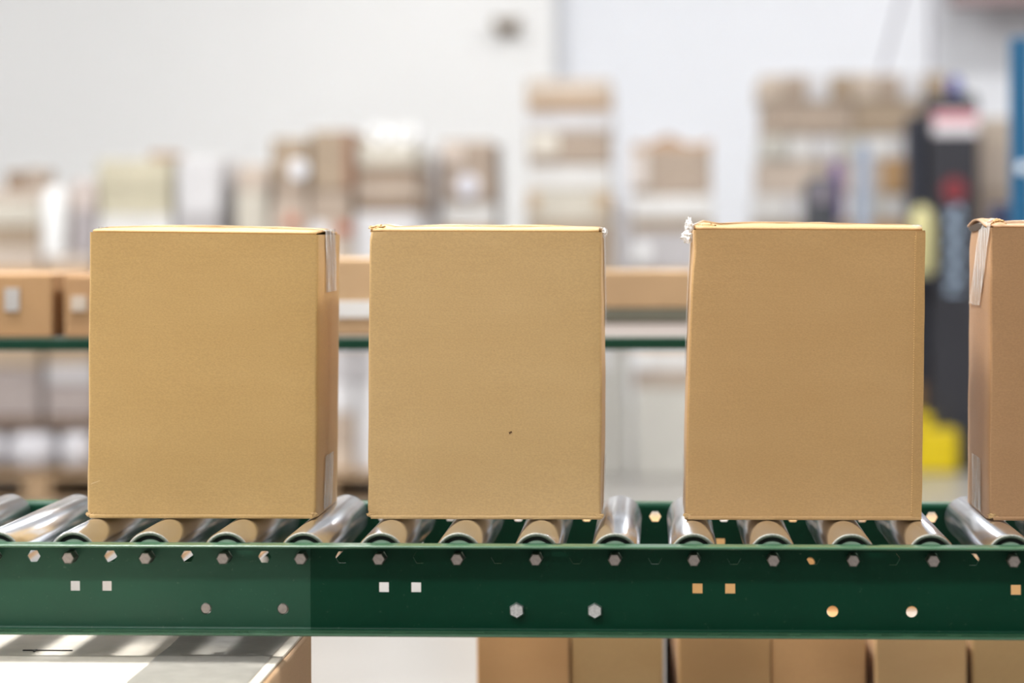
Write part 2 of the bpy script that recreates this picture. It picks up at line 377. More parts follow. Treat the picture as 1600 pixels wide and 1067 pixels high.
# ------------------------------------------------------------------ the four kraft boxes
YB0, DEP = .110, .170
def carton(label, pix, m, dep=DEP, bulge=.006, crush=(), taper=0, tape_down=((1, .062, 0), (-1, .062, 0)), tape_up=((1, .056), (-1, .056)), seed=0, dent=None, group='kraft boxes riding the conveyor', back_dx=0, tw=.08):
    """pix: front corners TL, TR, BL, BR in the photograph, taken at the depth of the box front"""
    TL, TR, BL, BRt = [at(x, y, YB0) for x, y in pix]
    BL.z = BRt.z = RT+.0004
    cx = (BL.x+BRt.x)/2
    t = thing('cardboard_box', label, 'box', (cx, YB0+dep/2, RT), group)
    def P3(u, v, h):
        a = BL.lerp(BRt, u); b = TL.lerp(TR, u); p = a.lerp(b, h)
        return Vector((p.x+back_dx*v, YB0+dep*v, p.z))
    # outline with rounded corners
    w_ = (BRt-BL).length; r = .0028
    per = []
    def corner(cu, cv, a0):
        for i in range(5):
            a = a0+math.pi/2*i/4
            per.append((cu+r*math.cos(a), cv+r*math.sin(a)))
    def seg(a, b, n):
        for i in range(1, n): per.append((a[0]+(b[0]-a[0])*i/n, a[1]+(b[1]-a[1])*i/n))
    corner(r, r, math.pi); seg((r, 0), (w_-r, 0), 16); corner(w_-r, r, 1.5*math.pi); seg((w_, r), (w_, dep-r), 10)
    corner(w_-r, dep-r, 0); seg((w_-r, dep), (r, dep), 10); corner(r, dep-r, math.pi/2); seg((0, dep-r), (0, r), 10)
    def shape(u, v, h):
        p = P3(u/w_, v/dep, h)
        U, V = u/w_, v/dep
        out = noise.noise(Vector((p.x*9+seed*3, p.y*9, p.z*7)))*.0012
        mid = 4*h*(1-h)
        if V < .06: p.y += -out*mid - .0015*mid*4*U*(1-U)
        if U > .985: p.x += out*mid+.002*mid*4*V*(1-V)
        if U < .015: p.x -= out*mid+.002*mid*4*V*(1-V)
        # wavy edges
        p.x += noise.noise(Vector((p.z*28, seed*5+round(U)*9, round(V)*4)))*.0006*(1 if U < .02 or U > .98 else 0)
        if h < .02: p.y += -.0008 if V < .06 else 0
        for (cu, cv, ch, rad, amt) in crush:
            d = math.sqrt(((U-cu)*w_)**2+((V-cv)*dep)**2+((h-ch)*.29)**2)
            if d < rad:
                k = (1-d/rad)**1.5*amt
                p += Vector(((.5-U)*2*k, (.5-V)*k*1.2, (.5-h)*k*.8))
        return p
    hs = [0, .004, .012, .03]+[.03+.94*i/22 for i in range(1, 22)]+[.97, .985, .995, 1]
    bm = bmesh.new(); rings = [[bm.verts.new(shape(u, v, h)) for u, v in per] for h in hs]
    for A_, B_ in zip(rings, rings[1:]):
        n = len(A_)
        for i in range(n): bm.faces.new((A_[i], A_[(i+1) % n], B_[(i+1) % n], B_[i]))
    bm.faces.new(rings[0])
    # inner lip so the wall has thickness at its top edge
    inn = [bm.verts.new(Vector((p.co.x+(cx-p.co.x)*.022, p.co.y+(YB0+dep/2-p.co.y)*.03, p.co.z-.0005))) for p in rings[-1]]
    dn = [bm.verts.new(p.co-Vector((0, 0, .03))) for p in inn]
    n = len(per)
    for i in range(n):
        bm.faces.new((rings[-1][i], rings[-1][(i+1) % n], inn[(i+1) % n], inn[i]))
        bm.faces.new((inn[i], inn[(i+1) % n], dn[(i+1) % n], dn[i]))
    bm.faces.new(dn)
    body = obj('body', bm, m, t, smooth='auto')
    # top flaps, hinged front and back, meeting over the middle
    def flap(v0, v1, ls, gap=.003):
        bm = bmesh.new(); nx, ny = 26, 9
        g = []
        for j in range(ny+1):
            row = []
            for i in range(nx+1):
                u = gap/w_+(1-2*gap/w_)*i/nx; q = j/ny; v = v0+(v1-v0)*q
                p = P3(u, v, 1)
                rise = bulge*(q**.75)*(.35+.65*(4*u*(1-u))**.45)+.0012*min(1, q*6)
                rise += noise.noise(Vector((u*5+seed*7, v*3, ls)))*.0016*min(1, q*4)
                for (cu, rad, amt) in (dent or ()):
                    rise += amt*math.exp(-((u-cu)/rad)**2)*min(1, q*5)
                if j == 0: p.y += .0006*(1 if v0 < v1 else -1)
                p.z += rise+.0006
                row.append(bm.verts.new(p))
            g.append(row)
        for j in range(ny):
            for i in range(nx): bm.faces.new((g[j][i], g[j][i+1], g[j+1][i+1], g[j+1][i]))
        o = obj('top_flap', bm, m, t, smooth=True)
        sm = o.modifiers.new('thickness', 'SOLIDIFY'); sm.thickness = .0022; sm.offset = 0
        return o
    flap(0.004, .496, 1); flap(.996, .504, 2)
    # fold of the bottom flap under the front edge
    bm = bmesh.new(); n = 40; rows = [[], [], [], []]
    for i in range(n+1):
        u = .002+.996*i/n; e = noise.noise(Vector((u*14, seed*11, 3)))*.0007
        for j, (dy, dz) in enumerate(((-.0008, .0006), (-.0017, .0016), (-.0017, .0036+e), (-.0004, .0046+e))):
            p = shape(u*w_, 0, 0); p.y = YB0+dy-.0008; p.z = RT+dz; rows[j].append(bm.verts.new(p))
    for a, b in zip(rows, rows[1:]):
        for i in range(n): bm.faces.new((a[i], a[i+1], b[i+1], b[i]))
    obj('bottom_fold', bm, m, t, smooth=True)
    # tape over the seam and down the ends
    def strip(pts, wid, mm, name='packing_tape', skew=None):
        bm = bmesh.new(); rows = []
        for i, (p, nrm) in enumerate(pts):
            row = []
            for k in range(9):
                s = (k/8-.5)*wid
                q = Vector(p)+Vector((0, s, 0))+Vector(nrm)*(.0006+.0003*noise.noise(Vector((s*200, i*1.7, seed))))
                if skew: q = skew(q, i, len(pts))
                if i in (0, len(pts)-1): q += Vector((0, 0, .0022*noise.noise(Vector((s*350, seed, i)))))
                row.append(bm.verts.new(q))
            rows.append(row)
        for a, b in zip(rows, rows[1:]):
            for k in range(8): bm.faces.new((a[k], a[k+1], b[k+1], b[k]))
        return obj(name, bm, mm, t, smooth=True)
    ym = YB0+dep/2
    top = []
    for i in range(21):
        u = i/20; p = P3(u, .5, 1); p.z += bulge*(.35+.65*(4*u*(1-u))**.45)+.0012+.0008
        for (cu, rad, amt) in (dent or ()): p.z += amt*math.exp(-((u-cu)/rad)**2)
        top.append((p, (0, 0, 1)))
    strip(top, tw, M_tape2)
    for s, ln, sk in tape_down:
        u = 1 if s > 0 else 0; pts = []
        zt = P3(u, .5, 1).z+bulge*.35+.004
        for i in range(15):
            z = zt-(ln+.004)*i/14; h = min(1, (z-RT)/(P3(u, .5, 1).z-RT))
            p = shape(w_ if u else 0, dep*.5, h); p.z = z; p.x += s*.0006; pts.append((p, (s, 0, 0)))
        sk_f = None
        if sk: sk_f = (lambda q, i, n, sk=sk: q+Vector((0, sk[0]+(sk[1]-sk[0])*i/n, 0)))
        strip(pts, tw, M_tape if sk == 0 else M_tape2, skew=sk_f)
    for s, ln in tape_up:
        u = 1 if s > 0 else 0; pts = []
        for i in range(11):
            z = RT+.003+ln*i/10; h = (z-RT)/(P3(u, .5, 1).z-RT)
            p = shape(w_ if u else 0, dep*.5, h); p.z = z; p.x += s*.0006; pts.append((p, (s, 0, 0)))
        strip(pts, tw*.8, M_tape2)
    return t, P3, shape, w_
def crumple(t, c, r, seed, m=None, sq=(1, 1, 1), name='crumpled_tape'):
    bm = bmesh.new(); bmesh.ops.create_icosphere(bm, subdivisions=3, radius=r)
    for v in bm.verts:
        d = v.co.normalized()
        k = 1+.55*noise.noise(d*2.3+Vector((seed, 0, 0)))+.35*noise.noise(d*6+Vector((0, seed, 0)))
        v.co = Vector((d.x*sq[0], d.y*sq[1], d.z*sq[2]))*r*k+Vector(c)
    return obj(name, bm, m or M_crumple, t)
b1, P1, S1, w1 = carton('kraft box with grey tape on its right end, leftmost of the four on the rollers', ((140, 362.5), (497.5, 366.5), (136, 808), (493, 812)), M_box[0], bulge=.0050, seed=1,
                crush=((0, 0, 0, .010, .003), (1, 0, 0, .010, .0025)))
b2, P2_, S2, w2 = carton('kraft box with a dented upper left corner, second from left on the rollers', ((577.5, 361.5), (940, 362.5), (574, 811), (938.5, 811.5)), M_box[1], bulge=.0040, seed=2,
                crush=((0, 0, 0, .012, .004), (0, 0, 1, .010, .002)), tape_down=((1, .10, 0), (-1, .06, 0)), dent=((.035, .022, .004),))
b3, P3_, S3, w3 = carton('kraft box with perforated right edge and wrinkled tape at upper left, on the rollers', ((1083, 358.5), (1446, 360), (1070, 810), (1440, 814)), M_box[2], bulge=.0050, seed=3,
                crush=((0, 0, 0, .012, .003), (0, 0, .93, .035, .0022)), dent=((.06, .03, .004),), tape_down=((1, .03, 0), (-1, .15, 0)))
b4, P4, S4, w4 = carton('browner kraft box with slanting torn tape on its left end, rightmost on the rollers', ((1548, 355.5), (1912, 357), (1545.5, 813.5), (1909, 817)), M_box[3], bulge=.0050, seed=4,
                crush=((0, 0, 0, .014, .004), (0, .98, 1, .03, .003)), tape_down=((-1, .082, (-.052, .022)), (1, .06, 0)), dent=((.05, .02, .004),), tape_up=((-1, .055), (1, .05)), tw=.085)
# frayed board at the lower corners
for t, S, w_, lst in ((b1, S1, w1, ((0, 0), (1, 0))), (b2, S2, w2, ((0, 0), (1, 0))), (b3, S3, w3, ((0, 0),)), (b4, S4, w4, ((0, 0),))):
    for u, v in lst:
        p = S(u*w_, v, .006); crumple(t, p+Vector(((.5-u)*.004, .0012, .0012)), .0036, t.location.x*9+u, M_box[1], (1.5, .7, .8), 'frayed_corner')
crumple(b2, P2_(1, .25, 1)+Vector((.0022, 0, -.0005)), .0050, 3.1, sq=(.6, 2.2, .9))
crumple(b3, P3_(0, .2, 1)+Vector((-.0050, 0, -.0080)), .0062, 5.2, sq=(1.0, 1.6, 1.0))
crumple(b3, P3_(0, .25, 1)+Vector((-.0035, 0, .0035)), .0062, 8.7, sq=(.65, 1.5, 1.3))
crumple(b2, P2_(.03, .06, 1)+Vector((0, 0, .0030)), .0042, 1.4, M_box[1], (2.0, 1, .8), 'bent_flap_corner')
crumple(b3, P3_(.055, .08, 1)+Vector((0, 0, .0028)), .0042, 2.4, M_box[1], (2.4, 1, .8), 'bent_flap_corner')
crumple(b4, P4(.045, .12, 1)+Vector((0, 0, .0045)), .0050, 6.1, M_box[2], (1.3, 1, .9), 'bent_flap_corner')
# perforated crease of the third box
bm = bmesh.new()
for i in range(118):
    h = .02+.965*i/118
    p = S3(.957*w3, 0, h); q = S3(.957*w3, 0, h+.0045)
    j = noise.noise(Vector((i*.7, 2, 0)))*.0003
    vs = [bm.verts.new(p+Vector((j-.0005, -.0003, 0))), bm.verts.new(p+Vector((j+.0004, -.0003, 0))), bm.verts.new(q+Vector((j+.0004, -.0003, 0))), bm.verts.new(q+Vector((j-.0005, -.0003, 0)))]
    bm.faces.new(vs)
cr = obj('perforated_crease', bm, mat('scored_kraft', (225, 188, 130), .8), b3)
bm = bmesh.new()
n = 30; rows = []
for i in range(n+1):
    h = .004+.99*i/n
    rows.append([bm.verts.new(S3(u*w3, 0, h)+Vector((0, dy, 0))) for u, dy in ((.9585, -.0002), (.9605, -.0016), (.999, -.0014), (.9995, .0008))])
for a, b in zip(rows, rows[1:]):
    for k in range(3): bm.faces.new((a[k], a[k+1], b[k+1], b[k]))
obj('joint_flap', bm, kraft('kraft_joint_flap', (186, 146, 92), K), b3, smooth='auto')
# lifted, torn end flap of the fourth box with the dark opening below it
bm = bmesh.new(); rows = []
for i in range(9):
    v = .12+.86*i/8
    hgt = .0075*math.sin(math.pi*min(1, (1-v)/.88*1.05))+.0012
    rows.append([bm.verts.new(P4(0, v, 1)+Vector((dx, 0, hgt*k+dz))) for dx, k, dz in ((-.0022, 1, .0006), (.004, 1.05, .0012), (.014, .9, .0012), (.022, .6, .001))])
for a, b in zip(rows, rows[1:]):
    for k in range(3): bm.faces.new((a[k], a[k+1], b[k+1], b[k]))
o = obj('torn_flap', bm, M_box[3], b4, smooth=True); sm = o.modifiers.new('t', 'SOLIDIFY'); sm.thickness = .002
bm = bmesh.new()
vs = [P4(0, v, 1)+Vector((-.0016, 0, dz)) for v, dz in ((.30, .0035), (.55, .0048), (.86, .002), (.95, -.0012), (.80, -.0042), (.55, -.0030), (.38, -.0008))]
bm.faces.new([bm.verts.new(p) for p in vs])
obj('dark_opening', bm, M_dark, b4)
# marks on the faces
def fleck(t, S, w_, u, h, ln, wd, ang, m):
    p = S(u*w_, 0, h)+Vector((0, -.0004, 0)); a = Vector((math.cos(ang), 0, math.sin(ang))); b = Vector((-a.z, 0, a.x))
    bm = bmesh.new(); bm.faces.new([bm.verts.new(p+a*x*ln+b*y*wd) for x, y in ((-.5, -.5), (.5, -.3), (.5, .4), (-.4, .5))])
    obj('fleck', bm, m, t)
M_fl = mat('brown_fleck', (95, 65, 35), .8); M_sc = mat('pale_scratch', (222, 195, 150), .8)
fleck(b2, S2, w2, .613, .302, .0035, .0022, .5, M_fl)
fleck(b1, S1, w1, .035, .125, .010, .0006, .35, M_sc)

# ------------------------------------------------------------------ carton under the conveyor at the lower left
yb, yf, zt = .17, -.36, EYE-.4095
xr = at(470, 1003, .092).x
big = thing('carton', 'pale topped carton with a clear tape strip standing under the conveyor', 'box', ((xr-.29), (yb+yf)/2, 0))
M_cream = mat('cream_board', (208, 200, 186), .6, nscale=40, namp=.06)
M_side = kraft('kraft_carton_side', (196, 160, 122), K)
obj('body', B(xr-.58, xr, yf, yb, 0, zt-.004, .004, 3), M_side, big)
def top_panel(y0, y1):
    return obj('top_flap', B(xr-.577, xr-.004, y0, y1, zt-.004, zt-.0008, .0008), M_cream, big)
top_panel(yf+.003, -.1345); top_panel(-.1315, yb-.003)
bm = bmesh.new(); rows = []
for i in range(15):
    q = i/14; y = yf+.002+(yb-yf-.004)*q
    z = zt+.0003+.0006*math.sin(q*30)
    rows.append([bm.verts.new((xr-.014-.112+.112*k/8, y, z+.0009*noise.noise(Vector((k*.8, q*9, 0))))) for k in range(9)])
for a, b in zip(rows, rows[1:]):
    for k in range(8): bm.faces.new((a[k], a[k+1], b[k+1], b[k]))
obj('packing_tape', bm, mat('hazy_tape', (150, 146, 138), .3, nscale=60, namp=.12, bump=.3), big, smooth=True)
bm = bmesh.new()
c = at(55, 1016, .02); c.z = zt
for (dx, dy, w_, l_) in ((0, 0, .002, .010), (.012, .002, .05, .0012)):
    box(bm, c.x+dx-w_/2, c.x+dx+w_/2, c.y+dy-l_/2, c.y+dy+l_/2, zt-.0008, zt+.0004)
obj('staple', bm, mat('dark_wire', (60, 55, 50), .5), big)

# ------------------------------------------------------------------ cartons stacked behind the conveyor
M_near = [kraft('kraft_near_%d' % i, c, K) for i, c in enumerate(((200, 156, 106), (205, 168, 118), (192, 158, 108), (190, 150, 100)))]
edges = [(745, 889), (892, 1036), (1049, 1194), (1206, 1353), (1365, 1508), (1520, 1668)]
ordn = ['left end', 'second from left', 'third from left', 'fourth from left', 'fifth from left', 'right end']
zl = EYE-.500
for i, (a, b) in enumerate(edges):
    xa, xb = at(a, 1030, .70).x, at(b, 1030, .70).x
    t = thing('carton', 'tan carton in the lower row behind the conveyor rail, %s' % ordn[i], 'box', ((xa+xb)/2, .9, 0), 'lower row of cartons behind the conveyor')
    obj('body', B(xa, xb, .70+.004*(i % 2), 1.09, 0, zl, .0025), M_near[(i+1) % 4 if i else 0], t)
    obj('packing_tape', B((xa+xb)/2-.02, (xa+xb)/2+.02, .72, 1.08, zl, zl+.0005), M_tape2, t)
    t.rotation_euler.z = math.radians((0, 0, 2.4, 0, .5, 0)[i])
zu = EYE-.396
for i, (a, b) in enumerate(edges):
    xa, xb = at(a, 920, .89).x, at(b+4, 920, .89).x
    t = thing('carton', 'tan carton on top of the row behind the conveyor, %s' % ordn[i], 'box', ((xa+xb)/2, .98, zl), 'upper row of cartons behind the conveyor')
    obj('body', B(xa, xb, .89, 1.08, zl+.0006, zu, .0025), M_near[i % 4], t)
    obj('packing_tape', B((xa+xb)/2-.02, (xa+xb)/2+.02, .9, 1.07, zu, zu+.0005), M_tape2, t)

# ------------------------------------------------------------------ green shelf behind
yS, yE = 1.15, 2.02
zc = at(700, 537.5, yS).z; hb = .009
sx0, sx1 = at(-230, 537, yS).x, at(1400, 537, yS).x
sh = thing('shelf_bench', 'low shelf with a thin dark green front edge behind the conveyor', 'shelf', ((sx0+sx1)/2, (yS+yE)/2, 0))
M_gs = mat('dark_green_steel', (5, 52, 36), .5, spec=.25)
obj('edge_beam', B(sx0, sx1, yS, yS+.025, zc-hb, zc+hb, .002), M_gs, sh)
obj('edge_beam', B(sx0, sx1, yE-.025, yE, zc-hb, zc+hb, .002), M_gs, sh)
zd = zc+hb
obj('deck', B(sx0, sx1, yS+.025, yE-.025, zc-.004, zd-.0005, .001), mat('grey_deck', (112, 102, 96), .7), sh)
for X in (at(290, 537, yS).x, at(1250, 537, yS).x):
    for y in (yS+.02, yE-.05): obj('leg', B(X-.018, X+.018, y, y+.03, 0, zc-.004, .002), M_gs, sh)
def img_box(name, label, cat, px0, px1, py0, py1, Y, dep, m, group=None, z0=None, bev=.006, parts=None):
    xm = (px0+px1)/2
    xa, xb = at(px0, (py0+py1)/2, Y).x, at(px1, (py0+py1)/2, Y).x
    zb_ = at(xm, py1, Y).z if z0 is None else z0; zt_ = at(xm, py0, Y).z
    t = thing(name, label, cat, ((xa+xb)/2, Y+dep/2, zb_), group)
    obj('body', B(xa, xb, Y, Y+dep, zb_, zt_, bev), m, t)
    for pn, (qx0, qx1, qy0, qy1), pm, rnd in (parts or ()):
        A_, C_ = at(qx0, qy1, Y), at(qx1, qy0, Y)
        if rnd:
            bm = bmesh.new(); ce = (A_+C_)/2; rr = (C_.x-A_.x)/2
            rg = lathe(bm, [(rr, .0), (rr, -.004), (rr*.95, -.005)], ce, 'Y', 24); cap(bm, rg[-1])
        else: bm = B(A_.x, C_.x, Y-.003, Y+.001, A_.z, C_.z)
        obj(pn, bm, pm, t)
    return t
KF = .84
_mc = {}
def mc(rgb, rough=.75):
    if rgb not in _mc: _mc[rgb] = mat('board_%d_%d_%d' % rgb, rgb, rough, k=KF, nscale=8, namp=.07)
    return _mc[rgb]
TAN, TAN2, PALE, BROWN = (205, 165, 118), (200, 160, 115), (206, 190, 174), (150, 124, 100)
CREAM, WHITE, LIL, MAUVE = (212, 205, 192), (232, 230, 228), (194, 190, 192), (182, 164, 148)
img_box('carton', 'tan carton with a white label at the left end of the green shelf', 'box', -70, 81, 428, 521, 1.2, .25, mc((184, 144, 100)), 'cartons on the green shelf', zd, .003,
        [('paper_label', (8, 30, 450, 486), mc((190, 185, 182)), False)])
img_box('carton', 'tan carton right of the dark gap, on the green shelf beside the leftmost kraft box', 'box', 100, 330, 430, 521, 1.2, .25, mc((180, 140, 98)), 'cartons on the green shelf', zd, .003,
        [('paper_label', (112, 135, 462, 486), mc(PALE), False)])
img_box('gap_shade_block', 'dark brown block darkening the gap between two tan cartons on the shelf', 'bin', 76, 106, 436, 521, 1.47, .2, mc((92, 66, 48)), None, zd, .003)  # block added to darken the gap between the cartons
img_box('carton', 'tan carton with a white band seen between the first two kraft boxes', 'box', 470, 660, 405, 521, 1.25, .3, mc((196, 162, 122)), 'cartons on the green shelf', zd, .003,
        [('paper_label', (520, 620, 470, 496), mc(WHITE), False)])
t = img_box('shade_slab', 'dark grey green tray put in for shade under the carton between second and third kraft boxes', 'slab', 880, 1130, 482, 503, 1.72, .25, mc((98, 96, 82)), None, zd, .003)  # dark slab put in for the shade band below the carton
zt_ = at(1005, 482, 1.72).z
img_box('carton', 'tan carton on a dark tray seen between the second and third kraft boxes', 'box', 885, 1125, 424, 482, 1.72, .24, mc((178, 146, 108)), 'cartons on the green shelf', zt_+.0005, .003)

# ------------------------------------------------------------------ pallet loads far behind
def pallet(label, xa, xb, Y, dep):
    t = thing('pallet', label, 'pallet', ((xa+xb)/2, Y+dep/2, 0), 'wooden pallets on the floor')
    m = mc((176, 146, 112)); 
    obj('top_deck', B(xa, xb, Y, Y+dep, .122, .144, .002), m, t)
    for i in range(3):
        for j in range(3):
            cx_ = xa+.07+(xb-xa-.14)*i/2; cy = Y+.07+(dep-.14)*j/2
            obj('block', B(cx_-.06, cx_+.06, cy-.06, cy+.06, .022, .122), m, t)
        cy = Y+.07+(dep-.14)*i/2
        obj('bottom_board', B(xa, xb, cy-.05, cy+.05, 0, .022), m, t)
    return t
YP = 8.46
def stack(where, Y, dep, cols, z0, group, cat='box'):
    """cols: (px0, px1, [y_top, ..., y_bottom], [colours from the top], extras) — each tier a carton of its own, the lowest stands at z0"""
    for name, x0, x1, ys, cs, extra in cols:
        n = len(cs); zprev = None
        for i in range(n-1, -1, -1):
            xm = (x0+x1)/2
            zb_ = z0 if zprev is None else zprev
            xa, xb = at(x0, 500, Y).x, at(x1, 500, Y).x
            zt_ = at(xm, ys[i], Y).z
            rank = ['topmost', 'second down', 'third down', 'fourth down', 'fifth down', 'sixth down', 'seventh down', 'eighth down', 'ninth down'][i] if n > 1 else ''
            c = cs[i]; word = CW.get(c, 'tan')
            t = thing('carton', ' '.join(('%s carton%s %s %s %s' % (word, ',' if rank else '', rank, name, where)).split()), 'box', ((xa+xb)/2, Y+dep/2, zb_), group)
            ins = random.uniform(0, .012)
            obj('body', B(xa+ins, xb-random.uniform(0, .012), Y+random.uniform(0, .015), Y+dep, zb_+.001, zt_, .012), mc(c), t)
            for pn, (qx0, qx1, qy0, qy1), pm, rnd in (extra or {}).get(i, ()):
                A_, C_ = at(qx0, qy1, Y), at(qx1, qy0, Y)
                if rnd:
                    bm = bmesh.new(); ce = (A_+C_)/2; rr = (C_.x-A_.x)/2
                    rg = lathe(bm, [(rr, .02), (rr, -.004), (rr*.95, -.006)], ce, 'Y', 24); cap(bm, rg[-1])
                else: bm = B(A_.x, C_.x, Y-.004, Y+.02, A_.z, C_.z)
                obj(pn, bm, pm, t)
            zprev = zt_
CW = {TAN: 'tan', TAN2: 'tan', PALE: 'pale tan', BROWN: 'brown', CREAM: 'cream', WHITE: 'white', LIL: 'grey', MAUVE: 'pinkish brown'}
KH = (208, 200, 176); CW[KH] = 'khaki cream'
DT = (176, 156, 134); CW[DT] = 'dull tan'
PK = (204, 188, 174); CW[PK] = 'pinkish tan'
GB = (206, 203, 195); CW[GB] = 'grey beige'
LG = (222, 220, 222); CW[LG] = 'light grey'
MG = (164, 152, 148); CW[MG] = 'mauve grey'
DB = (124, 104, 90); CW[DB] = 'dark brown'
pa = at(-150, 785, YP).x; pb = at(285, 785, YP).x; pc = at(300, 785, YP).x; pd = at(712, 785, YP).x
pallet('wooden pallet under the load at the left edge', pa, pb, YP-.12, 1.0)
pallet('wooden pallet under the load behind the first gap between kraft boxes', pc, pd, YP-.12, 1.0)
ZP = .1445
G1, G2 = 'cartons of the left pallet load', 'cartons of the middle pallet load'
# left load: white sacks at its foot, cartons above
def sack(label, px0, px1, py0, py1, Y, dep, m, z0, cat='sack', group='white sacks on the left pallet'):
    xa, xb = at(px0, py1, Y).x, at(px1, py1, Y).x; zt_ = at((px0+px1)/2, py0, Y).z
    bm = bmesh.new(); bmesh.ops.create_cube(bm, size=2); bmesh.ops.subdivide_edges(bm, edges=bm.edges, cuts=7, use_grid_fill=True)
    c = Vector(((xa+xb)/2, Y+dep/2, (z0+zt_)/2)); h = Vector(((xb-xa)/2, dep/2, (zt_-z0)/2))
    for v in bm.verts:
        d = v.co; q = Vector([math.copysign(abs(t)**.9, t) for t in d]); l = (abs(q.x)**4+abs(q.y)**4+abs(q.z)**4)**.25
        q = q/l; q *= 1+.05*noise.noise(d*3+c*7)
        q.z = max(q.z, -1)
        v.co = Vector((c.x+q.x*h.x, c.y+q.y*h.y, c.z+q.z*h.z))
    return tag(obj('sack', bm, m, loc=(c.x, c.y, z0), smooth=True), label, cat, group)
for i, (a, b, lab) in enumerate(((-70, 2, 'white sack cut by the left picture edge, on the pallet'), (5, 80, 'white sack on the pallet, second from the left picture edge'), (86, 140, 'white sack on the pallet, half behind the leftmost kraft box'))):
    sack(lab, a, b, 678, 735, YP-.08, .5, mc((205, 203, 208), .5), ZP)
zs = at(70, 678, YP).z+.016
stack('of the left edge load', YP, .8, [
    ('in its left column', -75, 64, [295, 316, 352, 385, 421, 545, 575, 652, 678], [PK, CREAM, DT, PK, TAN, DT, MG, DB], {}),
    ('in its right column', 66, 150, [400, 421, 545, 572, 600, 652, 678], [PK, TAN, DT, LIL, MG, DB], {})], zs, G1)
z1 = at(20, 295, YP).z
img_box('carton', 'small brown carton lying on top of the load at the left edge', 'box', 8, 36, 268, 295, YP+.05, .3, mc(BROWN), G1, z1+.001, .012)
img_box('carton', 'small pinkish carton on top of the load, right of the brown one', 'box', 39, 62, 264, 295, YP+.05, .3, mc(MAUVE), G1, z1+.001, .012)
z1 = at(108, 400, YP).z
img_box('carton', 'grey carton beside the white wrapped roll on the left load', 'box', 110, 150, 330, 400, YP+.02, .4, mc((176, 168, 170)), G1, z1+.001, .012)
img_box('carton', 'pale pink carton above the grey one on the left load', 'box', 111, 150, 282, 330, YP+.02, .4, mc((214, 200, 194)), G1, at(125, 330, YP+.02).z+.001, .012)
bm = bmesh.new(); c = at(87, 400, YP+.08); zt2 = at(87, 292, YP+.08).z; rr = .058
lathe_r = lathe(bm, [(rr*.2, z1+.001), (rr*.9, z1+.001), (rr, z1+.02), (rr, zt2-.05), (rr*.8, zt2-.015), (rr*.3, zt2)], (c.x, c.y+.06-.08, 0), 'Z', 28)
cap(bm, lathe_r[0]); cap(bm, lathe_r[-1])
tag(obj('wrapped_roll', bm, mat('white_film', (240, 240, 240), .4), loc=(c.x, c.y, z1), smooth='auto'), 'upright white wrapped roll standing on the left load', 'roll')
# second load, khaki cartons
stack('of the khaki load', YP, .8, [
    ('in the left column', 151, 269, [250, 298, 336, 360], [KH, KH, WHITE], {}),
    ('in the right column', 272, 345, [247, 336, 360], [LG, LIL], {})], at(345, 510, YP).z+.001, 'cartons of the khaki load')
z1 = at(250, 250, YP).z
img_box('carton', 'small brown carton lying on the khaki cartons', 'box', 232, 268, 238, 250, YP+.05, .3, mc((182, 150, 124)), 'cartons of the khaki load', z1+.001, .01)
# what carries it
stack('below the khaki load', YP, .82, [('', 151, 269, [510, 735], [TAN], {})], ZP, 'cartons of the khaki load')
stack('below the grey carton', YP, .82, [('', 271, 420, [510, 735], [TAN2], {})], ZP, G2)
# third load
stack('of the middle load', YP, .8, [
    ('in its pale leftmost column', 368, 420, [258, 300, 510], [PK, CREAM], {})], at(345, 510, YP).z+.001, G2)
stack('of the middle load', YP, .82, [
    ('in the column with round labels', 423, 482, [216, 280, 318, 420, 548, 735], [DT, MAUVE, PK, LIL, TAN],
        {0: [('label_glint_disc', (451, 481, 250, 278), mc((245, 245, 250)), True)], 2: [('orange_mark', (446, 466, 335, 355), mc((190, 120, 90)), False)]}),
    ('in the tallest brown column', 483, 553, [204, 297, 345, 420, 548, 600, 645, 700, 735], [DT, MAUVE, PK, PK, LIL, LG, MAUVE, PALE],
        {0: [('kraft_band', (538, 552, 206, 297), mc((160, 122, 100)), False)], 2: [('label_glint_disc', (484, 512, 349, 375), mc((245, 245, 250)), True), ('orange_mark', (526, 550, 348, 366), mc((186, 118, 94)), False)]}),
    ('in the striped column', 555, 652, [226, 262, 275, 318, 332, 420, 548, 600, 645, 700, 735][:9], [CREAM, BROWN, MAUVE, BROWN, LG, PK, LIL, LG], {})], ZP, G2)
z1 = at(600, 226, YP).z  # white rings put in for out-of-focus glints
for i, (cx_, lab) in enumerate(((590, 'white ring put in for a blurred glint on the striped column, left of two'), (632, 'white ring put in for a blurred glint on the striped column, right of two'))):
    c = at(cx_, 208, YP+.02); rr = .047
    bm = bmesh.new(); rg = lathe(bm, [(rr*.35, .3), (rr, .3), (rr, 0), (rr*.35, 0), (rr*.35, .3)], (c.x, YP+.02, z1+rr+.001), 'Y', 32)
    tag(obj('glint_ring', bm, mat('glint_white', (250, 250, 250), .5), loc=(c.x, YP+.1, z1), smooth='auto'), lab, 'roll', 'white glint rings on the middle load')
# narrow stack right of it, on the floor
YQ = 9.6
stack('of the narrow stack', YQ, .7, [
    ('at the right', 690, 772, [220, 260, 318, 358, 545, 735], [MAUVE, MAUVE, WHITE, TAN, TAN2], {1: [('label_glint_disc', (712, 748, 272, 308), mc((235, 235, 245)), True)], 0: [('paper_label', (694, 724, 226, 256), mc((225, 210, 198)), False)]}),
    ('at the grey left', 655, 688, [240, 335, 545, 735], [LIL, LIL, TAN], {})], 0, 'cartons of the narrow stack')
